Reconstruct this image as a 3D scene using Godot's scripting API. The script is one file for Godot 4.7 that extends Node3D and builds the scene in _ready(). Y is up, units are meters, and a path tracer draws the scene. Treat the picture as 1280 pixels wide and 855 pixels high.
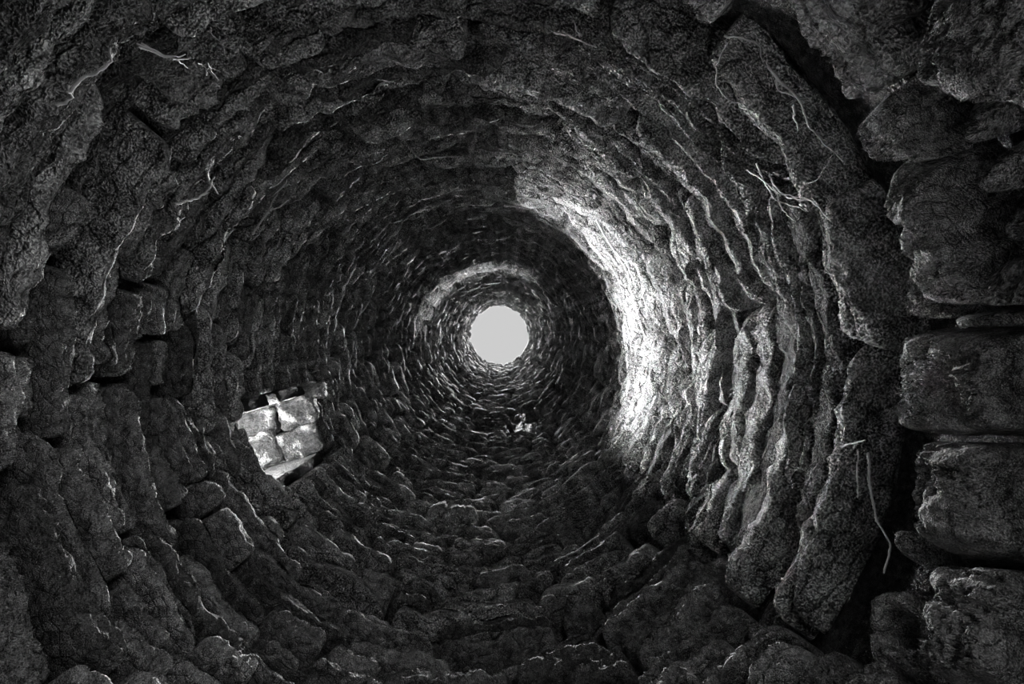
extends Node3D

# Inside an old round rubble-stone shaft, looking straight up to the sky.
# The shaft's axis is the world's y axis, the floor is y = 0.

const EYE := 0.6            # height of the camera above the floor
const FOC := 530.0          # focal length, in pixels of a 1280 x 855 picture
const TOP := 15.1
const BACK := 0.21          # how far the stones reach back into the wall
const THICK := 0.70

var rng := RandomNumberGenerator.new()
var n_low := FastNoiseLite.new()
var n_fbm := FastNoiseLite.new()
var n_lam := FastNoiseLite.new()
var n_crk := FastNoiseLite.new()
var M := {}
var openings := []
var blocked := []           # quads of hand-placed stones: [low az, high az corners ...]
var recesses := []
var used := {}


func _ready() -> void:
	rng.seed = 4711
	# ---------- camera, sky, light, exposure ----------
	var cam := Camera3D.new()
	cam.name = "camera"
	cam.fov = rad_to_deg(2.0 * atan(427.5 / FOC))
	cam.near = 0.02
	cam.far = 200.0
	add_child(cam)
	cam.position = Vector3(0.21, EYE, 0.19)
	cam.basis = Basis.looking_at(Vector3(8.0 / FOC, 1.0, -15.0 / FOC), Vector3(0, 0, 1))
	cam.current = true

	var we := WorldEnvironment.new()
	we.name = "world_environment"
	var env := Environment.new()
	var sky := Sky.new()
	var sm := ProceduralSkyMaterial.new()
	sm.sky_top_color = Color8(205, 205, 205)
	sm.sky_horizon_color = Color8(205, 205, 205)
	sm.ground_bottom_color = Color8(205, 205, 205)
	sm.ground_horizon_color = Color8(205, 205, 205)
	sky.sky_material = sm
	env.background_mode = Environment.BG_SKY
	env.sky = sky
	env.tonemap_mode = Environment.TONE_MAPPER_LINEAR
	env.tonemap_exposure = 1.0
	env.sdfgi_enabled = true
	env.ssao_enabled = true
	env.ssil_enabled = true
	we.environment = env
	add_child(we)

	# daylight thrown up from the bright ground outside the two wall openings, and fill light from two unseen openings added at the foot
	daylight("daylight_low_ground", Vector3(-9.0, 1.2, -3.75), Vector3(1.2, 4.9, 0.75), Vector2(6.5, 1.3), 7500.0)
	daylight("daylight_low_horizon", Vector3(-9.0, 4.2, -3.75), Vector3(1.2, 3.2, 0.75), Vector2(7.5, 7.0), 13500.0)
	daylight("daylight_high_ground", Vector3(4.0, 4.3, -10.0), Vector3(-0.6, 7.9, 1.1), Vector2(8.0, 1.6), 2800.0)
	daylight("added_doorway_fill", Vector3(1.1, 0.62, 1.75), Vector3(-0.9, 1.3, -1.2), Vector2(0.9, 1.1), 3.0)  # fill for the lower wall, from an added doorway out of view
	daylight("added_opening_fill", Vector3(1.2, 0.55, -1.6), Vector3(-0.9, 1.6, 1.2), Vector2(0.8, 1.0), 1.3)  # second fill from below, its opening made up and out of view
	daylight("daylight_sky_hole", Vector3(0.0, TOP + 2.5, 0.01), Vector3(0, TOP, 0), Vector2(3.0, 3.0), 340.0)
	# the sun behind thin cloud, almost overhead: it rakes down the shaft's wall
	var sun := DirectionalLight3D.new()
	sun.name = "hazy_sun"
	sun.light_energy = 14.0
	sun.light_angular_distance = 22.0
	sun.sky_mode = DirectionalLight3D.SKY_MODE_LIGHT_ONLY
	sun.shadow_enabled = true
	add_child(sun)
	sun.look_at_from_position(Vector3(1.0, 20.0, 0.8), Vector3(-0.5, 0.0, -0.4), Vector3(0, 0, 1))

	# ---------- noises and materials ----------
	setup_noise()
	setup_materials()

	# ---------- the shaft ----------
	openings = [
		{"az": deg_to_rad(-157.5), "half": 0.275, "y0": 3.33, "y0o": 2.3, "y1": 4.12, "dir": Vector3(cos(0.24), 0, sin(0.24))},
		{"az": deg_to_rad(-70.0), "half": 0.22, "y0": 7.05, "y1": 8.0, "dir": Vector3(-0.40, 0, 0.916)},
		{"az": deg_to_rad(-52.0), "half": 0.42, "y0": 0.0, "y1": 1.1, "dir": Vector3(-cos(deg_to_rad(-52.0)), 0, -sin(deg_to_rad(-52.0)))},  # unseen opening added for the second fill light
		{"az": deg_to_rad(62.0), "half": 0.5, "y0": 0.0, "y1": 1.2, "dir": Vector3(-cos(deg_to_rad(62.0)), 0, -sin(deg_to_rad(62.0)))},  # unseen doorway added for the fill light at the foot
	]
	setup_recesses()
	build_floor()
	build_walls()
	build_openings()
	build_roots()


func daylight(called: String, from: Vector3, to: Vector3, size: Vector2, energy: float) -> void:
	var l := AreaLight3D.new()
	l.name = called
	l.area_size = size
	l.light_energy = energy
	l.area_normalize_energy = true
	l.shadow_enabled = true
	l.area_range = 40.0
	l.area_attenuation = 2.0
	add_child(l)
	l.look_at_from_position(from, to, Vector3.UP)


func setup_noise() -> void:
	n_low.seed = 3
	n_low.frequency = 0.55
	n_low.fractal_octaves = 2
	n_fbm.seed = 11
	n_fbm.frequency = 2.2
	n_fbm.fractal_octaves = 4
	n_fbm.fractal_gain = 0.55
	n_lam.seed = 21
	n_lam.frequency = 3.0
	n_lam.fractal_type = FastNoiseLite.FRACTAL_RIDGED
	n_lam.fractal_octaves = 3
	n_crk.seed = 31
	n_crk.noise_type = FastNoiseLite.TYPE_CELLULAR
	n_crk.cellular_return_type = FastNoiseLite.RETURN_DISTANCE2_SUB
	n_crk.frequency = 7.0
	n_crk.fractal_type = FastNoiseLite.FRACTAL_NONE
	n_crk.domain_warp_enabled = true
	n_crk.domain_warp_amplitude = 0.12
	n_crk.domain_warp_frequency = 5.0


func noise_bytes(kind: int, fractal: int, freq: float, octaves: int, seed_: int, size: int) -> PackedByteArray:
	var n := FastNoiseLite.new()
	n.noise_type = kind as FastNoiseLite.NoiseType
	n.seed = seed_
	n.frequency = freq
	n.fractal_type = fractal as FastNoiseLite.FractalType
	n.fractal_octaves = octaves
	n.fractal_gain = 0.6
	n.cellular_return_type = FastNoiseLite.RETURN_DISTANCE2_SUB
	n.domain_warp_enabled = true
	n.domain_warp_amplitude = 22.0
	n.domain_warp_frequency = 0.012
	var im := n.get_seamless_image(size, size, false, false, 0.3)
	im.convert(Image.FORMAT_L8)
	return im.get_data()


func tex(bytes: PackedByteArray, size: int) -> ImageTexture:
	return ImageTexture.create_from_image(Image.create_from_data(size, size, false, Image.FORMAT_L8, bytes))


func setup_materials() -> void:
	var s := 1024
	var a := noise_bytes(FastNoiseLite.TYPE_SIMPLEX, FastNoiseLite.FRACTAL_FBM, 0.008, 6, 1, s)
	var b := noise_bytes(FastNoiseLite.TYPE_SIMPLEX, FastNoiseLite.FRACTAL_RIDGED, 0.011, 4, 2, s)
	var c := noise_bytes(FastNoiseLite.TYPE_CELLULAR, FastNoiseLite.FRACTAL_NONE, 0.02, 1, 3, s)
	var d := noise_bytes(FastNoiseLite.TYPE_SIMPLEX, FastNoiseLite.FRACTAL_FBM, 0.12, 4, 4, s)
	var h := PackedByteArray()
	var al := PackedByteArray()
	h.resize(s * s)
	al.resize(s * s)
	for i in s * s:
		var crack := minf(float(c[i]) / 46.0, 1.0)
		h[i] = int(clampf(a[i] * 0.42 + (255 - b[i]) * 0.26 + crack * 55.0 + d[i] * 0.22 - 20.0, 0.0, 255.0))
		var light := a[i] * 0.35 + d[i] * 0.65
		al[i] = int(clampf(150.0 + (light - 128.0) * 1.7 + maxf(0.0, light - 155.0) * 2.0 - (1.0 - crack) * 45.0, 25.0, 255.0))
	var ht := tex(h, s)
	var at := tex(al, s)
	var tones := [0.62, 0.76, 0.88, 0.96, 0.82, 1.0]
	for k in 6:
		M["slab_%d" % k] = stone_material(Color(tones[k], tones[k], tones[k]) * 1.0, at, ht, Vector3(0.6, 3.0, 0.6), 10.0)
		M["block_%d" % k] = stone_material(Color(tones[k], tones[k], tones[k]), at, ht, Vector3(1.3, 1.8, 1.3), 8.0)
		for kind in ["slab", "block"]:
			M["%s_%d" % [kind, k]].uv1_offset = Vector3(0.17 + 0.37 * k, 0.61 * k, 0.29 + 0.23 * k)
	M.core = stone_material(Color(0.55, 0.55, 0.55), at, ht, Vector3(2, 2, 2), 5.0)
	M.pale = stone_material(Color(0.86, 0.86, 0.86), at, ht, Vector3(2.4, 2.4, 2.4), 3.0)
	M.jamb_shade = stone_material(Color(0.24, 0.24, 0.24), at, ht, Vector3(2, 2, 2), 3.0)  # very dark colour stands in for shade on the opening's sides
	M.soil = stone_material(Color(0.55, 0.55, 0.55), at, ht, Vector3(1, 1, 1), 4.0)
	var r := StandardMaterial3D.new()
	r.albedo_color = Color(0.5, 0.5, 0.5)
	r.roughness = 0.9
	M.root = r
	var w := StandardMaterial3D.new()
	w.albedo_color = Color(0.66, 0.66, 0.66)
	w.roughness = 0.8
	M.straw = w


func stone_material(c: Color, at: Texture2D, ht: Texture2D, scale_: Vector3, relief: float) -> StandardMaterial3D:
	var m := StandardMaterial3D.new()
	c.a = 1.0
	m.albedo_color = c
	m.albedo_texture = at
	m.roughness = 0.85
	m.metallic_specular = 0.3
	m.uv1_triplanar = true
	m.uv1_world_triplanar = true
	m.uv1_scale = scale_
	m.heightmap_enabled = true
	m.heightmap_texture = ht
	m.heightmap_scale = relief
	return m


# ---------- naming ----------
func numbered(called: String) -> String:
	var n: int = used.get(called, 0)
	used[called] = n + 1
	return called if n == 0 else "%s_%03d" % [called, n]


func tag(o: Node, label: String, category: String, group := "", kind := "") -> void:
	if label: o.set_meta("label", label)
	if category: o.set_meta("category", category)
	if group: o.set_meta("group", group)
	if kind: o.set_meta("kind", kind)


func mesh_of(g: Array) -> ArrayMesh:
	var arr := []
	arr.resize(Mesh.ARRAY_MAX)
	arr[Mesh.ARRAY_VERTEX] = g[0]
	arr[Mesh.ARRAY_NORMAL] = g[1]
	arr[Mesh.ARRAY_INDEX] = g[2]
	var m := ArrayMesh.new()
	m.add_surface_from_arrays(Mesh.PRIMITIVE_TRIANGLES, arr)
	return m


func put(called: String, g: Array, mat: Material, parent: Node) -> MeshInstance3D:
	var o := MeshInstance3D.new()
	o.name = called
	o.mesh = mesh_of(g)
	o.material_override = null
	o.mesh.surface_set_material(0, mat)
	parent.add_child(o, true)
	return o


func join(into: Array, g: Array) -> void:
	var base: int = into[0].size()
	into[0].append_array(g[0])
	into[1].append_array(g[1])
	var idx: PackedInt32Array = g[2]
	for k in idx.size():
		idx[k] += base
	into[2].append_array(idx)


func empty() -> Array:
	return [PackedVector3Array(), PackedVector3Array(), PackedInt32Array()]


# ---------- the shape of the shaft ----------
func wall_r(a: float, y: float) -> float:
	var z := y - EYE
	var r := 1.5 if z < 5.0 else maxf(0.98, 1.5 - (z - 5.0) * 0.0553)
	var k := clampf((TOP - y) / 3.0, 0.25, 1.0)
	return r + 0.07 * k * n_low.get_noise_3d(cos(a) * 1.5, y * 0.9, sin(a) * 1.5)


func course_wave(a: float, y: float) -> float:
	var k := clampf((y - 1.8) / 1.0, 0.15, 1.0) * clampf((TOP - y) / 0.5, 0.0, 1.0)
	return 0.055 * k * n_low.get_noise_3d(cos(a) * 1.9 + 20.0, y * 0.7, sin(a) * 1.9)


# q: az and y of the corners low-az bottom, high-az bottom, high-az top, low-az top (radians, metres)
func stone(q: Array, prot: float, tilt: Vector2, rough: float, lam: float, pw: float, sd: float, nu: int, nv: int, pit := 0.0) -> Array:
	var P := PackedVector3Array()
	var N := PackedVector3Array()
	var I := PackedInt32Array()
	P.resize((nu + 1) * (nv + 1) + 1)
	N.resize(P.size())
	var off := Vector3(sd * 3.7, sd * 1.9, sd * 5.3)
	var c0 := rng.randf_range(0.0, 0.14)
	var c1 := rng.randf_range(0.0, 0.14)
	var c2 := rng.randf_range(0.0, 0.10)
	var am: float = (q[0].x + q[1].x) * 0.5
	var ym: float = (q[0].y + q[3].y) * 0.5
	var R0 := wall_r(am, ym)
	var hgt: float = absf(q[3].y + q[2].y - q[0].y - q[1].y) * 0.5
	for i in nu + 1:
		var t := 2.0 * i / nu - 1.0
		var U := signf(t) * (1.0 - pow(1.0 - absf(t), 1.7))
		var eu := pow(maxf(0.0, 1.0 - pow(absf(U), pw)), 1.0 / pw)
		var pinch := 1.0 - (c0 if U < 0.0 else c1) * pow(absf(U), 3.0)
		for j in nv + 1:
			var s := 2.0 * j / nv - 1.0
			var V := signf(s) * (1.0 - pow(1.0 - absf(s), 1.6))
			var ev := pow(maxf(0.0, 1.0 - pow(absf(V), pw)), 1.0 / pw)
			var uu := (U * (1.0 - c2 * V * V) + 1.0) * 0.5
			var vv := (V * pinch + 1.0) * 0.5
			var lo: Vector2 = q[0].lerp(q[1], uu)
			var hi: Vector2 = q[3].lerp(q[2], uu)
			var ay := lo.lerp(hi, vv)
			ay.y += course_wave(ay.x, ay.y)
			var ca := cos(ay.x)
			var sa := sin(ay.x)
			var base := Vector3(ca * 1.5, ay.y, sa * 1.5)
			var edge := n_fbm.get_noise_3dv(base * 1.7 + off)
			ay.y += (n_fbm.get_noise_3dv(base * 0.7) * 0.05 + n_fbm.get_noise_3dv(base * 3.4) * 0.022) * clampf(hgt / 0.1, 0.3, 1.0)
			ay.y -= V * V * V * hgt * 0.10 * (0.7 + edge)
			var disp := rough * (edge + 0.5 * n_fbm.get_noise_3dv(base * 4.0 + off))
			if lam > 0.0:
				if nu > 14 and nv > 8:
					disp -= 0.016 * clampf(1.0 - (n_crk.get_noise_3dv(base + off) + 1.0) * 6.0, 0.0, 1.0)
				disp += lam * n_lam.get_noise_3d(base.x * 0.9 + off.x, base.y * 6.5 + off.y, base.z * 0.9 + off.z)
			else:
				var cr := n_crk.get_noise_3dv(base + off)
				disp += lam * 1.2 * clampf(1.0 - (cr + 1.0) * 5.0, 0.0, 1.0) + lam * 0.4 * n_lam.get_noise_3dv(base * 1.3 + off)
			if pit > 0.0:
				disp -= pit * smoothstep(0.62, 0.30, Vector2(U + 0.05, (V + 0.1) * 0.9).length())
			var prof := eu * ev
			var r := R0 - prot - tilt.x * U - tilt.y * V + (1.0 - prof) * (BACK + prot * 0.5) - disp * (0.35 + 0.65 * prof)
			P[i * (nv + 1) + j] = Vector3(ca * r, ay.y, sa * r)
	for i in nu + 1:
		for j in nv + 1:
			var i0 := maxi(i - 1, 0)
			var i1 := mini(i + 1, nu)
			var j0 := maxi(j - 1, 0)
			var j1 := mini(j + 1, nv)
			var da := P[i1 * (nv + 1) + j] - P[i0 * (nv + 1) + j]
			var dy := P[i * (nv + 1) + j1] - P[i * (nv + 1) + j0]
			N[i * (nv + 1) + j] = da.cross(dy).normalized()
	for i in nu:
		for j in nv:
			var k := i * (nv + 1) + j
			I.append_array([k, k + 1, k + nv + 1, k + 1, k + nv + 2, k + nv + 1])
	# the hidden back
	var last := P.size() - 1
	var rb := R0 + BACK + 0.06
	P[last] = Vector3(cos(am) * rb, ym + course_wave(am, ym), sin(am) * rb)
	N[last] = Vector3(cos(am), 0, sin(am))
	for i in nu:
		I.append_array([last, i * (nv + 1), (i + 1) * (nv + 1)])
		I.append_array([last, (i + 1) * (nv + 1) + nv, i * (nv + 1) + nv])
	for j in nv:
		I.append_array([last, j + 1, j])
		I.append_array([last, nu * (nv + 1) + j, nu * (nv + 1) + j + 1])
	return [P, N, I]


func detail(a0: float, a1: float, y0: float, y1: float) -> Vector2i:
	var z0 := maxf(y0 - EYE, 0.5)
	var z1 := maxf(y1 - EYE, 0.55)
	var R := wall_r(a0, y0)
	var tang := FOC * R * (a1 - a0) / z0
	var rad := FOC * R * (1.0 / z0 - 1.0 / z1)
	return Vector2i(clampi(int(tang / 3.6), 5, 44), clampi(int(rad / 2.2), 5, 34))


func angle_gap(a: float, b: float) -> float:
	return wrapf(a - b, -PI, PI)


func setup_recesses() -> void:
	# az (degrees), y, half width in metres, half height in metres, depth
	recesses = [
		[105.6, 2.59, 0.34, 0.05, 0.15], [97.0, 3.48, 0.33, 0.05, 0.13], [52.1, 4.12, 0.20, 0.06, 0.15], [159.4, 4.41, 0.10, 0.13, 0.15],
		[-77.0, 4.32, 0.10, 0.07, 0.14], [-89.1, 4.22, 0.16, 0.06, 0.16], [-76.1, 4.01, 0.13, 0.07, 0.14], [-41.7, 3.26, 0.13, 0.10, 0.14],
		[46.2, 2.38, 0.12, 0.05, 0.14], [111.5, 4.25, 0.16, 0.07, 0.14], [114.6, 4.6, 0.12, 0.06, 0.12], [16.4, 3.88, 0.10, 0.04, 0.13],
		[-144.3, 2.87, 0.07, 0.05, 0.14], [-141.5, 2.72, 0.06, 0.05, 0.14], [163.0, 4.16, 0.10, 0.10, 0.13], [-133.1, 3.04, 0.09, 0.06, 0.14],
		[-64.2, 2.84, 0.12, 0.06, 0.12], [-28.0, 2.95, 0.10, 0.04, 0.12], [-69.0, 8.14, 0.16, 0.18, 0.14], [-170.4, 6.7, 0.12, 0.2, 0.1],
		[8.0, 2.00, 0.85, 0.10, 0.17], [-22.0, 1.96, 0.36, 0.12, 0.17], [34.0, 1.96, 0.30, 0.12, 0.15], [-38.0, 2.2, 0.16, 0.16, 0.12], [58.0, 2.05, 0.25, 0.12, 0.12],
		[75.0, 2.36, 0.45, 0.05, 0.12], [128.0, 2.1, 0.25, 0.05, 0.13], [150.0, 2.25, 0.16, 0.06, 0.13], [-172.0, 2.75, 0.10, 0.10, 0.13],
	]


func recess_at(a: float, y: float) -> float:
	for r in recesses:
		var dx: float = angle_gap(a, deg_to_rad(r[0])) * 1.5 / r[2]
		var dy: float = (y - r[1]) / r[3]
		if absf(dx) < 1.0 and absf(dy) < 1.0:
			return r[4]
	return 0.0


# intervals of azimuth, relative to the start A, that a course at y must leave free
func free_of(y: float, h: float, A: float) -> Array:
	var out := []
	for o in openings:
		if y > o.y0 - h * 0.45 and y < o.y1 + h * 0.45:
			var w: float = (o.half + 0.03) / wall_r(o.az, y)
			out.append([o.az - w, o.az + w])
	for q in blocked:
		var lo: float = minf(q[0].y, q[1].y)
		var hi: float = maxf(q[2].y, q[3].y)
		if y > lo - h * 0.3 and y < hi + h * 0.3:
			var t := clampf((y - lo) / (hi - lo), 0.0, 1.0)
			out.append([lerpf(q[0].x, q[3].x, t), lerpf(q[1].x, q[2].x, t)])
	var res := []
	for r in out:
		var s := fposmod(r[0] - A, TAU)
		res.append([s, s + r[1] - r[0]])
		res.append([s - TAU, s - TAU + r[1] - r[0]])
	return res


# how the masonry looks at a place: coursed slabs, lumpy blocks or smooth rubble
func style_at(a: float, y: float) -> Dictionary:
	var d := fposmod(rad_to_deg(a) + rng.randf_range(-7.0, 7.0), 360.0)
	var right := d < 55.0 or d > 315.0
	if y < 2.0:
		if right: return {"L": 0.85, "mat": "slab", "rough": 0.032, "lam": 0.04, "prot": 0.05, "gap": 0.026, "split": 0.35, "p0": 4.0, "p1": 8.0}
		if d < 150.0: return {"L": 0.65, "mat": "slab", "rough": 0.04, "lam": 0.04, "prot": 0.065, "gap": 0.040, "split": 0.5, "p0": 5.0, "p1": 10.0}
		if d < 205.0: return {"L": 0.55, "mat": "block", "rough": 0.030, "lam": 0.026, "prot": 0.045, "gap": 0.046, "split": 0.3, "p0": 7.0, "p1": 13.0}
		return {"L": 0.50, "mat": "block", "rough": 0.030, "lam": 0.024, "prot": 0.035, "gap": 0.034, "split": 0.35, "p0": 7.0, "p1": 13.0}
	if y < 3.0:
		if right: return {"L": 0.95, "mat": "slab", "rough": 0.028, "lam": 0.042, "prot": 0.05, "gap": 0.026, "split": 0.35, "p0": 4.0, "p1": 8.0}
		if d < 150.0: return {"L": 0.70, "mat": "slab", "rough": 0.034, "lam": 0.042, "prot": 0.06, "gap": 0.036, "split": 0.45, "p0": 5.0, "p1": 10.0}
		if d < 200.0: return {"L": 0.55, "mat": "block", "rough": 0.030, "lam": 0.028, "prot": 0.045, "gap": 0.038, "split": 0.3, "p0": 7.0, "p1": 13.0}
		if d < 240.0: return {"L": 0.46, "mat": "block", "rough": 0.028, "lam": 0.024, "prot": 0.035, "gap": 0.030, "split": 0.25, "holes": 0.03, "p0": 7.0, "p1": 13.0}
		return {"L": 0.50, "mat": "block", "rough": 0.034, "lam": 0.036, "prot": 0.04, "gap": 0.022, "split": 0.4, "holes": 0.06, "p0": 4.0, "p1": 8.0}
	if y < 4.4:
		if d > 200.0 and d < 300.0: return {"L": 0.36, "mat": "slab", "rough": 0.034, "lam": 0.026, "prot": 0.05, "gap": 0.018, "split": 0.35, "holes": 0.06, "p0": 3.4, "p1": 7.0}
		return {"L": 0.50, "mat": "slab", "rough": 0.022, "lam": 0.036, "prot": 0.05, "gap": 0.026, "split": 0.35, "holes": 0.07, "p0": 3.4, "p1": 7.0}
	if y < 8.4:
		return {"L": 0.38, "mat": "slab", "rough": 0.020, "lam": 0.022, "prot": 0.036, "gap": 0.026, "split": 0.15, "holes": 0.08, "p0": 2.6, "p1": 5.5}
	return {"L": 0.36, "mat": "slab", "rough": 0.016, "lam": 0.016, "prot": 0.035, "gap": 0.03, "split": 0.1, "holes": 0.09, "p0": 2.6, "p1": 5.5}


# lays rings of stones; returns a list of [area in the picture, geometry, material]
func lay(y0: float, y1: float, h: float) -> Array:
	var got := []
	var y := y0
	while y < y1 - h * 0.3:
		var hh := h * rng.randf_range(0.65, 1.4)
		var rest := y1 - y
		if rest < 1.25 * h:
			hh = rest
		elif rest < 2.2 * h:
			hh = rest * rng.randf_range(0.42, 0.58)
		var A := rng.randf_range(-PI, PI)
		var keep := free_of(y + hh * 0.5, hh, A)
		var start := 0.0
		while start < TAU - 0.01:
			var o := style_at(A + start, y + hh * 0.5)
			var R := wall_r(A + start, y)
			var da: float = o.L * rng.randf_range(0.45, 1.6) / R
			if start + da > TAU - 0.4 * o.L / R:
				da = TAU - start
			var stop := start + da
			var jump := stop
			for k in keep:
				if start < k[1] and stop > k[0]:
					if start >= k[0] - 0.035:
						jump = k[1]
						stop = start
						break
					stop = k[0]
					jump = stop
			if stop - start > 0.03:
				fill(got, A + start, A + stop, y, y + hh, o)
			start = jump if jump > start + 0.001 else start + 0.02
		y += hh
	return got


func fill(got: Array, a0: float, a1: float, y0: float, y1: float, o: Dictionary) -> void:
	var h := y1 - y0
	var split := 1
	if rng.randf() < o.get("split", 0.25) and h > 0.06:
		split = 2 if rng.randf() < 0.65 or h < 0.11 else 3
	var ys := [y0]
	for k in split - 1:
		ys.append(y0 + h * (k + 1.0 + rng.randf_range(-0.28, 0.28)) / split)
	ys.append(y1)
	for k in split:
		var b0: float = ys[k]
		var b1: float = ys[k + 1]
		var hh := b1 - b0
		var am := (a0 + a1) * 0.5
		var rec := recess_at(am, (b0 + b1) * 0.5)
		if rec > 0.165:
			continue
		var gap: float = minf(o.get("gap", 0.008), hh * 0.3)
		var g := (gap + 0.006 * rng.randf()) / 2.6
		var j := hh * 0.14
		var sk := 0.0 if split == 1 else rng.randf_range(-0.03, 0.03)
		var q := [
			Vector2(a0 + g + sk, b0 + rng.randf_range(-j, j) + gap * 0.5), Vector2(a1 - g + sk, b0 + rng.randf_range(-j, j) + gap * 0.5),
			Vector2(a1 - g + sk, b1 + rng.randf_range(-j, j) - gap * 0.5), Vector2(a0 + g + sk, b1 + rng.randf_range(-j, j) - gap * 0.5)]
		var sp: float = o.get("prot", 0.035)
		var prot := rng.randf_range(-sp, sp * 0.8) - rec
		if rec == 0.0 and rng.randf() < o.get("holes", 0.05):
			prot = -rng.randf_range(0.07, 0.13)
		var n := detail(a0, a1, b0, b1)
		var geo := stone(q, prot, Vector2(rng.randf_range(-0.025, 0.025), rng.randf_range(-0.016, 0.016)), o.get("rough", 0.02), o.get("lam", 0.018), rng.randf_range(o.get("p0", 4.0), o.get("p1", 8.0)), rng.randf_range(0.0, 50.0), n.x, n.y)
		var z := maxf(b0 - EYE, 0.5)
		var area := (a1 - a0) / z * hh / (z * z)
		var kind: String = o.get("mat", "slab")
		got.append([area, geo, "%s_%d" % [kind, rng.randi_range(0, 5)]])


func wall(called: String, label: String) -> Node3D:
	var w := Node3D.new()
	w.name = called
	tag(w, label, "wall", "", "structure")
	add_child(w)
	return w


func place(w: Node3D, got: Array, most := 295) -> void:
	got.sort_custom(func(p, q): return p[0] > q[0])
	var rest := empty()
	for k in got.size():
		if k < most:
			put("stone" if k == 0 else "stone_%03d" % k, got[k][1], M[got[k][2]], w)
		else:
			join(rest, got[k][1])
	if got.size() > most:
		var s := put("distant_stones", rest, M.slab_1, w)
		s.set_meta("kind", "stuff")
	print(w.name, " ", got.size())


func core(w: Node3D, y0: float, y1: float) -> void:
	var I0 := []
	# lines of azimuth and height, with the openings' edges among them
	var st := SurfaceTool.new()
	st.begin(Mesh.PRIMITIVE_TRIANGLES)
	for side in 2:
		var azs := []
		for k in 60:
			azs.append(-PI + TAU * k / 60.0)
		var ys := []
		var m := maxi(2, int((y1 - y0) / 0.3))
		for k in m + 1:
			ys.append(lerpf(y0, y1, float(k) / m))
		var holes := []
		for o in openings:
			if o.y1 <= y0 or o.get("y0o", o.y0) >= y1:
				continue
			var e := edges(o, side)
			azs = azs.filter(func(v): return absf(angle_gap(v, e[0])) > 0.02 and absf(angle_gap(v, e[1])) > 0.02)
			azs.append(wrapf(e[0], -PI, PI))
			azs.append(wrapf(e[1], -PI, PI))
			var foot: float = o.y0 if side == 0 else o.get("y0o", o.y0)
			for v in [foot, o.y1]:
				if v > y0 and v < y1:
					ys.append(v)
			holes.append([e[0], e[1], foot, o.y1])
		azs.sort()
		ys.sort()
		azs.append(azs[0] + TAU)
		for i in azs.size() - 1:
			for j in ys.size() - 1:
				var ac: float = (azs[i] + azs[i + 1]) * 0.5
				var yc: float = (ys[j] + ys[j + 1]) * 0.5
				var skip := false
				for hl in holes:
					if angle_gap(ac, hl[0]) > 0.0 and angle_gap(ac, hl[1]) < 0.0 and absf(angle_gap(ac, hl[0])) < 1.0 and yc > hl[2] and yc < hl[3]:
						skip = true
				if skip or ys[j + 1] - ys[j] < 1e-4:
					continue
				var p00 := core_at(azs[i], ys[j], side)
				var p10 := core_at(azs[i + 1], ys[j], side)
				var p01 := core_at(azs[i], ys[j + 1], side)
				var p11 := core_at(azs[i + 1], ys[j + 1], side)
				quad(st, p00, p10, p11, p01, side == 1)
	for o in openings:
		if o.y1 <= y0 or o.y0 >= y1:
			continue
		var ei := edges(o, 0)
		var eo := edges(o, 1)
		var a := [core_at(ei[0], o.y0, 0), core_at(ei[1], o.y0, 0), core_at(ei[1], o.y1, 0), core_at(ei[0], o.y1, 0)]
		var foot: float = o.get("y0o", o.y0)
		var b := [core_at(eo[0], foot, 1), core_at(eo[1], foot, 1), core_at(eo[1], o.y1, 1), core_at(eo[0], o.y1, 1)]
		for k in 4:
			quad(st, a[k], b[k], b[(k + 1) % 4], a[(k + 1) % 4], true)
	st.generate_normals()
	var o := MeshInstance3D.new()
	o.name = "mortar_core"
	o.mesh = st.commit()
	o.mesh.surface_set_material(0, M.core)
	w.add_child(o)


func edges(o: Dictionary, side: int) -> Array:
	# azimuths where the opening's two jambs meet the inner (0) or outer (1) face
	var R := wall_r(o.az, (o.y0 + o.y1) * 0.5)
	var c := Vector3(cos(o.az) * R, 0, sin(o.az) * R)
	var across: Vector3 = o.dir.cross(Vector3.UP)
	var rad := R + (BACK + 0.02 if side == 0 else THICK)
	var out := []
	for s in [-1.0, 1.0]:
		var p: Vector3 = c + across * s * o.half
		# p - t * dir reaches the radius
		var d: Vector3 = -o.dir
		var bq := p.dot(d)
		var cq := p.dot(p) - rad * rad
		var t := -bq + sqrt(maxf(0.0, bq * bq - cq))
		var e := p + d * t
		out.append(atan2(e.z, e.x))
	if angle_gap(out[0], out[1]) > 0.0:
		out.reverse()
	return out


func core_at(a: float, y: float, side: int) -> Vector3:
	var r := wall_r(a, y) + (BACK + 0.02 if side == 0 else THICK)
	return Vector3(cos(a) * r, y, sin(a) * r)


func quad(st: SurfaceTool, a: Vector3, b: Vector3, c: Vector3, d: Vector3, flip: bool) -> void:
	if flip:
		for p in [a, b, c, a, c, d]: st.add_vertex(p)
	else:
		for p in [a, c, b, a, d, c]: st.add_vertex(p)


func quad_deg(v: Array) -> Array:
	return [Vector2(deg_to_rad(v[0]), v[1]), Vector2(deg_to_rad(v[2]), v[3]), Vector2(deg_to_rad(v[4]), v[5]), Vector2(deg_to_rad(v[6]), v[7])]


func build_floor() -> void:
	var c := CylinderMesh.new()
	c.top_radius = 14.0
	c.bottom_radius = 14.0
	c.height = 0.3
	c.radial_segments = 48
	c.material = M.soil
	var f := MeshInstance3D.new()
	f.name = "floor"
	f.mesh = c
	f.position.y = -0.15
	tag(f, "bare earth floor at the foot of the stone shaft", "floor", "", "structure")
	add_child(f)


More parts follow.
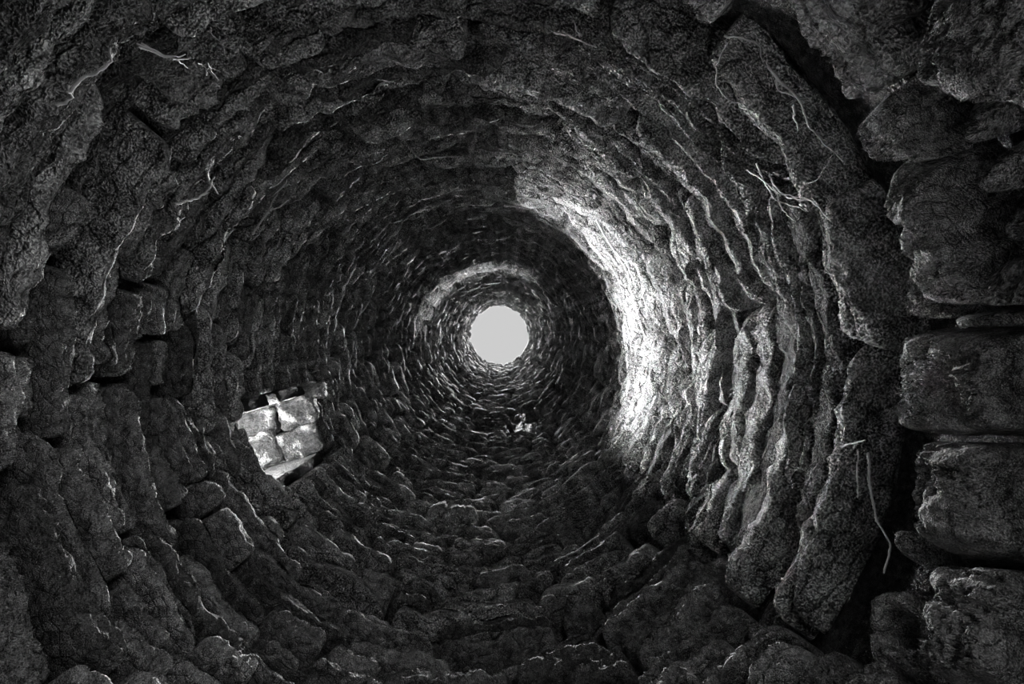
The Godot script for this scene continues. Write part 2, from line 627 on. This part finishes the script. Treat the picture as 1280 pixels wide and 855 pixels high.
func build_walls() -> void:
	# the hand-placed blocks at the foot, seen on the right of the picture
	var big := [
		# low-az bottom, high-az bottom, high-az top, low-az top, protrusion, roughness, rounding, pit
		[[-2.4, 1.62, 6.9, 1.62, 7.2, 1.89, -5.0, 1.89], 0.10, 0.035, 7.0, 0.0],
		[[9.6, 1.66, 23.6, 1.68, 27.6, 1.79, 9.8, 1.85], 0.12, 0.03, 5.0, 0.0],
		[[24.4, 1.70, 34.0, 1.70, 32.5, 1.84, 27.6, 1.83], 0.09, 0.03, 5.0, 0.0],
		[[7.4, 1.64, 9.2, 1.64, 9.0, 1.80, 7.6, 1.79], 0.07, 0.012, 3.0, 0.0],
		[[-13.6, 1.60, -3.4, 1.65, -6.0, 1.88, -17.0, 1.78], 0.09, 0.035, 5.0, 0.0],
		[[-24.6, 1.53, -14.4, 1.60, -18.0, 1.77, -29.0, 1.67], 0.08, 0.035, 5.0, 0.0],
		[[-28.8, 1.70, -20.9, 1.81, -25.2, 1.98, -33.3, 1.84], 0.02, 0.02, 3.5, 0.11],
		[[23.0, 1.46, 36.0, 1.40, 39.5, 1.58, 32.6, 1.67], 0.11, 0.05, 4.0, 0.0],
		[[24.5, 1.60, 28.5, 1.58, 29.6, 1.66, 25.0, 1.675], 0.03, 0.015, 2.6, 0.0],
		[[19.5, 1.57, 24.0, 1.56, 24.2, 1.655, 19.8, 1.66], 0.04, 0.015, 2.6, 0.0],
		[[14.6, 1.57, 19.0, 1.57, 19.3, 1.65, 15.0, 1.65], 0.03, 0.015, 2.6, 0.0],
		[[-19.5, 1.80, -15.8, 1.83, -15.9, 1.90, -20.0, 1.88], 0.03, 0.012, 2.6, 0.0],
		[[8.0, 1.82, 13.5, 1.86, 13.0, 1.95, 8.0, 1.92], 0.03, 0.015, 3.0, 0.0],
		[[-4.5, 1.905, 2.0, 1.905, 2.0, 1.97, -4.0, 1.96], 0.02, 0.012, 3.0, 0.0],
		[[3.0, 1.905, 6.5, 1.905, 6.8, 1.98, 3.2, 1.97], 0.01, 0.012, 3.0, 0.0],
	]
	var base := own_stones(big, "block_2", 2.0)
	base += lay(1.0, 2.0, 0.135)
	var w0 := wall("wall_base", "massive rubble blocks at the foot of the round shaft wall")
	core(w0, 0.0, 2.0)
	place(w0, base)

	var w1 := wall("wall_lower", "coarse stone courses of the shaft wall nearest above the foot")
	core(w1, 2.0, 3.0)
	var low := own_stones([
		[[-157.3, 2.78, -150.5, 2.76, -150.0, 2.85, -156.5, 2.88], 0.06, 0.012, 3.0, 0.0],
	], "block_2", 2.0)
	low += lay(2.0, 3.0, 0.095)
	place(w1, low)

	var w2 := wall("wall_middle", "thin stone courses of the shaft wall around the lit opening")
	core(w2, 3.0, 4.4)
	var mid := own_stones([
		[[4.0, 3.74, 30.0, 3.84, 31.5, 3.93, 3.5, 3.83], 0.05, 0.012, 4.0, 0.0],
		[[-109.0, 4.2, -91.0, 4.2, -91.0, 4.38, -109.0, 4.38], 0.13, 0.03, 4.0, 0.0],
	], "slab_3", 2.0)
	mid += lay(3.0, 4.4, 0.08)
	place(w2, mid)

	var w3 := wall("wall_upper", "thin laminated courses of the shaft wall above the lit opening")
	core(w3, 4.4, 8.4)
	place(w3, lay(4.4, 5.8, 0.08) + lay(5.8, 8.4, 0.11))

	var w4 := wall("wall_top", "narrowing uppermost courses of the shaft wall under the round sky hole")
	core(w4, 8.4, TOP)
	place(w4, lay(8.4, TOP, 0.15))
	var cap := empty()
	# level crown of the wall
	for k in 48:
		var a := TAU * k / 48.0
		var b := TAU * (k + 1) / 48.0
		var base_i: int = cap[0].size()
		for p in [[a, 0], [b, 0], [b, 1], [a, 1]]:
			cap[0].append(core_at(p[0], TOP - 0.02, p[1]))
			cap[1].append(Vector3.UP)
		cap[2].append_array(PackedInt32Array([base_i, base_i + 1, base_i + 2, base_i, base_i + 2, base_i + 3]))
	put("crown", cap, M.core, w4)


func own_stones(list: Array, mat: String, finer: float) -> Array:
	var got := []
	for b in list:
		var q := quad_deg(b[0])
		blocked.append(q)
		var n := detail(q[0].x, q[1].x, q[0].y, q[3].y)
		n = Vector2i(mini(int(n.x * finer), 44), mini(int(n.y * finer), 44))
		got.append([10.0, stone(q, b[1], Vector2(rng.randf_range(-0.02, 0.02), 0.0), b[2], -0.025, b[3], rng.randf_range(0, 50), n.x, n.y, b[4]), mat])
	return got


# a weathered block: a rounded box with a broken surface
func rock(c: Vector3, b: Basis, size: Vector3, sd: float, n := 10, rough := 0.02, k := 6.0) -> Array:
	var g := empty()
	var off := Vector3(sd * 3.1, sd * 7.7, sd)
	for f in 6:
		var first: int = g[0].size()
		var ax := f / 2
		var sg := 1.0 if f % 2 == 0 else -1.0
		for i in n + 1:
			for j in n + 1:
				var p := Vector3.ZERO
				p[ax] = sg
				p[(ax + 1) % 3] = sin((2.0 * i / n - 1.0) * PI * 0.5)
				p[(ax + 2) % 3] = sin((2.0 * j / n - 1.0) * PI * 0.5)
				var l := pow(pow(absf(p.x), k) + pow(absf(p.y), k) + pow(absf(p.z), k), 1.0 / k)
				p = p / l * size * 0.5
				var d := rough * (n_fbm.get_noise_3dv(p * 2.2 + off) * 1.4 + 0.6 * n_fbm.get_noise_3dv(p * 6.0 + off) - 0.5 * clampf(1.0 - (n_crk.get_noise_3dv(p + off) + 1.0) * 5.0, 0.0, 1.0))
				p += p.normalized() * d
				g[0].append(c + b * p)
		for i in n + 1:
			for j in n + 1:
				var i0 := first + maxi(i - 1, 0) * (n + 1) + j
				var i1 := first + mini(i + 1, n) * (n + 1) + j
				var j0 := first + i * (n + 1) + maxi(j - 1, 0)
				var j1 := first + i * (n + 1) + mini(j + 1, n)
				g[1].append(((g[0][i1] - g[0][i0]).cross(g[0][j1] - g[0][j0]) * sg).normalized())
		for i in n:
			for j in n:
				var q := first + i * (n + 1) + j
				if sg > 0.0:
					g[2].append_array(PackedInt32Array([q, q + 1, q + n + 1, q + 1, q + n + 2, q + n + 1]))
				else:
					g[2].append_array(PackedInt32Array([q, q + n + 1, q + 1, q + 1, q + n + 1, q + n + 2]))
	return g


func build_openings() -> void:
	var w2: Node3D = get_node("wall_middle")
	var o: Dictionary = openings[0]
	var R := wall_r(o.az, 4.0)
	var inn := Vector3(cos(o.az) * R, 0, sin(o.az) * R)
	var d: Vector3 = -o.dir
	var ac: Vector3 = o.dir.cross(Vector3.UP)
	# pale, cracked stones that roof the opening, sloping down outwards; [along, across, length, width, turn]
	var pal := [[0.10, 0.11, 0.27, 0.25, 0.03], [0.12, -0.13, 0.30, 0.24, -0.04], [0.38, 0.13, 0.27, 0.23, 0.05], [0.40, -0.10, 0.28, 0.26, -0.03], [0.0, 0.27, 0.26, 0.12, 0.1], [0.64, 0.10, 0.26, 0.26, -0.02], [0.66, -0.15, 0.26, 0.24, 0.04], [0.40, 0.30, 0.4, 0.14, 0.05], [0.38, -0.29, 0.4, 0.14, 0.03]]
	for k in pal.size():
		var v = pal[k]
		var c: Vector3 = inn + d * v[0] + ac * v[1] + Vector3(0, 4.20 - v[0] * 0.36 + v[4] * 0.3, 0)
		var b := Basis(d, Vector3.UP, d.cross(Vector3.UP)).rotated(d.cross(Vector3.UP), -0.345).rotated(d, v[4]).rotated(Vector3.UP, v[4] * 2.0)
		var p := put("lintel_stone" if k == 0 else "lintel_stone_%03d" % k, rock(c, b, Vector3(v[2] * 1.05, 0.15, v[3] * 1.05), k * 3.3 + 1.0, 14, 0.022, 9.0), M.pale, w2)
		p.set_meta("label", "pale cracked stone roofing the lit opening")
	# stones that line the opening's two sides, shade put into their colour
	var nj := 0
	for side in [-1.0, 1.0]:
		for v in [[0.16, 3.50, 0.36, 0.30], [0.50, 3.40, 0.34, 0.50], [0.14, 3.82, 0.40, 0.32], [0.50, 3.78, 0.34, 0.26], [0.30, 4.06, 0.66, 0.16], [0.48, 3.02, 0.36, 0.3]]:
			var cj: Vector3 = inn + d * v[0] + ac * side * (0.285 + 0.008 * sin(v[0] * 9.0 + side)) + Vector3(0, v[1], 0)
			var pj := put("jamb_stone" if nj == 0 else "jamb_stone_%03d" % nj, rock(cj, Basis(d, Vector3.UP, d.cross(Vector3.UP)), Vector3(v[2], v[3], 0.09), nj * 2.1 + 80.0, 8, 0.016, 8.0), M.jamb_shade, w2)
			pj.set_meta("label", "stone lining the side of the lit opening, shade put into its colour")
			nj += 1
	# the second, smaller opening higher up
	var w3: Node3D = get_node("wall_upper")
	o = openings[1]
	R = wall_r(o.az, 8.0)
	inn = Vector3(cos(o.az) * R, 0, sin(o.az) * R)
	d = -o.dir
	ac = o.dir.cross(Vector3.UP)
	for k in 2:
		var c2: Vector3 = inn + d * (0.12 + 0.2 * k) + ac * (0.08 - 0.16 * k) + Vector3(0, 8.04 - 0.06 * k, 0)
		var b2 := Basis(d, Vector3.UP, d.cross(Vector3.UP)).rotated(d.cross(Vector3.UP), -0.3)
		var p2 := put("lintel_stone" if k == 0 else "lintel_stone_001", rock(c2, b2, Vector3(0.26, 0.14, 0.3), k * 5.0 + 40.0, 8, 0.03), M.slab_0, w3)
		p2.set_meta("label", "pale stone roofing the small upper opening")


# ---------- roots and straws ----------
func on_wall(az: float, y: float, out_: float) -> Vector3:
	var a := deg_to_rad(az)
	var r := wall_r(a, y) - out_
	return Vector3(cos(a) * r, y, sin(a) * r)


func tube(pts: Array, r0: float, r1: float, sd: float) -> Array:
	var curve := Curve3D.new()
	for k in pts.size():
		var lean: Vector3 = (pts[mini(k + 1, pts.size() - 1)] - pts[maxi(k - 1, 0)]) * 0.2
		curve.add_point(pts[k], -lean, lean)
	var n := maxi(6, int(curve.get_baked_length() / 0.012))
	var g := empty()
	var sides := 6
	for i in n + 1:
		var t := float(i) / n
		var p := curve.sample_baked(t * curve.get_baked_length())
		var q := curve.sample_baked(minf(t * curve.get_baked_length() + 0.004, curve.get_baked_length()))
		var q0 := curve.sample_baked(maxf(t * curve.get_baked_length() - 0.004, 0.0))
		var dir := (q - q0).normalized()
		var s := dir.cross(Vector3(0.31, 0.8, 0.52)).normalized()
		var u := dir.cross(s)
		p += 0.006 * Vector3(n_fbm.get_noise_2d(t * 3.0, sd), n_fbm.get_noise_2d(t * 3.0, sd + 9.0), n_fbm.get_noise_2d(t * 3.0, sd + 19.0))
		var r := lerpf(r0, r1, t) * (1.0 + 0.3 * n_fbm.get_noise_2d(t * 9.0, sd + 30.0))
		for k in sides:
			var w := TAU * k / sides
			var nn := s * cos(w) + u * sin(w)
			g[0].append(p + nn * r)
			g[1].append(nn)
	for i in n:
		for k in sides:
			var a := i * sides + k
			var b := i * sides + (k + 1) % sides
			g[2].append_array(PackedInt32Array([a, a + sides, b, b, a + sides, b + sides]))
	return g


func strand(called: String, label: String, cat: String, runs: Array, r0: float, r1: float, out_: float, mat: Material) -> void:
	var g := empty()
	for v in runs:
		var pts := []
		for k in v.size() / 2:
			pts.append(on_wall(v[2 * k], v[2 * k + 1], out_ + 0.02 + 0.012 * sin(k * 2.3 + v[0])))
		join(g, tube(pts, r0, r1, rng.randf_range(0, 60)))
	var o := put(numbered(called), g, mat, self)
	tag(o, label, cat, "dry roots and straws caught in the stone wall")


func build_roots() -> void:
	strand("root", "thick pale crooked root with a short fork at the upper left", "root", [[140.7, 1.89, 138.9, 1.91, 136.4, 1.92, 134.6, 1.94, 133.4, 1.92], [142.8, 1.90, 140.9, 1.91, 139.7, 1.88]], 0.005, 0.003, 0.05, M.root)
	strand("straw_bundle", "bundle of straight pale straws lying along an upper-left slab", "straw", [[130.6, 1.97, 129.6, 2.03, 128.0, 2.08], [131.1, 1.97, 129.0, 2.06, 129.2, 2.12], [130.9, 1.96, 129.5, 2.05, 127.8, 2.10]], 0.003, 0.002, 0.06, M.straw)
	strand("stem", "short curved dark stem hanging near the top left", "stem", [[123.4, 2.08, 123.4, 2.13, 124.2, 2.17]], 0.003, 0.002, 0.06, M.root)
	strand("rootlet_tuft", "small star-like tuft of rootlets below the short curved stem", "root", [[126.6, 2.14, 127.2, 2.18, 127.6, 2.23], [127.5, 2.11, 127.4, 2.16, 127.6, 2.19], [128.2, 2.17, 127.3, 2.17, 126.2, 2.19]], 0.003, 0.0015, 0.06, M.straw)
	strand("forked_root", "long pale root ending in a bright fork beside an upper-left block", "root", [[148.9, 2.47, 146.1, 2.54, 143.5, 2.56, 141.4, 2.56], [141.3, 2.49, 142.6, 2.55, 143.9, 2.62]], 0.005, 0.003, 0.06, M.straw)
	strand("root", "thin slanting root across the thin slabs left of the shaft", "root", [[149.3, 3.04, 142.8, 3.01, 138.2, 2.97, 134.8, 2.98], [142.8, 3.01, 141.0, 3.07, 138.0, 3.10]], 0.006, 0.004, 0.10, M.root)
	strand("looping_root", "long thin root looping down the dark stones at the upper right", "root", [[50.2, 1.92, 49.7, 2.0, 49.4, 2.05, 47.8, 2.09, 45.0, 2.1, 42.9, 2.08, 40.6, 2.08]], 0.003, 0.002, 0.07, M.root)
	strand("arched_root", "arched root at the head of the long looping root", "root", [[51.0, 1.9, 49.0, 1.87, 47.1, 1.87, 45.5, 1.88]], 0.004, 0.002, 0.07, M.root)
	strand("root", "stout root running down the dark upper-right stones with side rootlets", "root", [[44.6, 1.86, 41.9, 1.87, 38.9, 1.88, 35.4, 1.89, 32.8, 1.9, 29.5, 1.88], [43.3, 1.87, 41.6, 1.89, 39.5, 1.88], [38.9, 1.88, 37.5, 1.93, 35.8, 1.95]], 0.004, 0.002, 0.09, M.root)
	strand("curled_rootlet", "hair-thin rootlet curling in a half circle on the right", "root", [[29.0, 2.05, 28.9, 2.0, 29.7, 1.95, 31.1, 1.91]], 0.002, 0.0015, 0.08, M.root)
	strand("rootlet_tangle", "tangle of fine rootlets between two right-hand slabs", "root", [[35.3, 2.23, 32.7, 2.18, 29.6, 2.13, 27.4, 2.06, 25.7, 2.01, 23.0, 1.99], [35.2, 2.17, 31.9, 2.18, 29.1, 2.16, 25.7, 2.08], [31.8, 2.14, 28.6, 2.11, 26.4, 2.03], [33.0, 2.12, 30.5, 2.16, 27.0, 2.16, 25.0, 2.12]], 0.003, 0.0015, 0.10, M.straw)
	strand("straw", "single straight straw hanging in the dark gap left of the big blocks", "straw", [[-8.5, 1.95, -11.2, 1.93, -14.4, 1.9]], 0.002, 0.0015, 0.1, M.straw)
	strand("root", "knotty root down the edge of the lower right blocks", "root", [[-8.2, 1.89, -12.0, 1.85, -15.5, 1.81, -18.1, 1.77, -21.1, 1.75]], 0.004, 0.002, 0.12, M.root)
	strand("twig", "short dry twig lying across the gap below the big square block", "twig", [[-8.8, 2.02, -7.6, 1.96, -6.6, 1.91], [-7.6, 1.96, -8.3, 1.95]], 0.003, 0.002, 0.1, M.straw)
	strand("twig", "slim dry twig sticking out of the dark courses at the lower right", "twig", [[-68.3, 3.33, -61.9, 3.35, -54.4, 3.37]], 0.006, 0.004, 0.07, M.root)
	strand("rootlet_tangle", "crooked rootlets dangling at the middle of the top edge", "root", [[73.6, 2.29, 71.4, 2.25, 68.3, 2.25, 66.2, 2.27], [69.0, 2.23, 69.9, 2.2, 70.9, 2.18]], 0.004, 0.002, 0.07, M.root)
	strand("sagging_root", "thin root sagging across the dark hollow above the bright courses", "root", [[106.3, 3.44, 105.2, 3.55, 100.7, 3.62, 94.3, 3.63]], 0.006, 0.004, 0.06, M.root)
	strand("bright_root", "brightly lit root bridging the slanting hollow right of the shaft", "root", [[48.8, 3.92, 41.3, 4.01, 31.9, 4.06, 25.1, 4.1], [37.9, 4.05, 31.8, 3.96, 22.9, 4.05]], 0.009, 0.005, 0.09, M.straw)
	strand("curved_root", "curved root on the slab left of the largest leaning block", "root", [[22.0, 2.02, 19.8, 2.02, 16.4, 2.06]], 0.003, 0.002, 0.1, M.root)
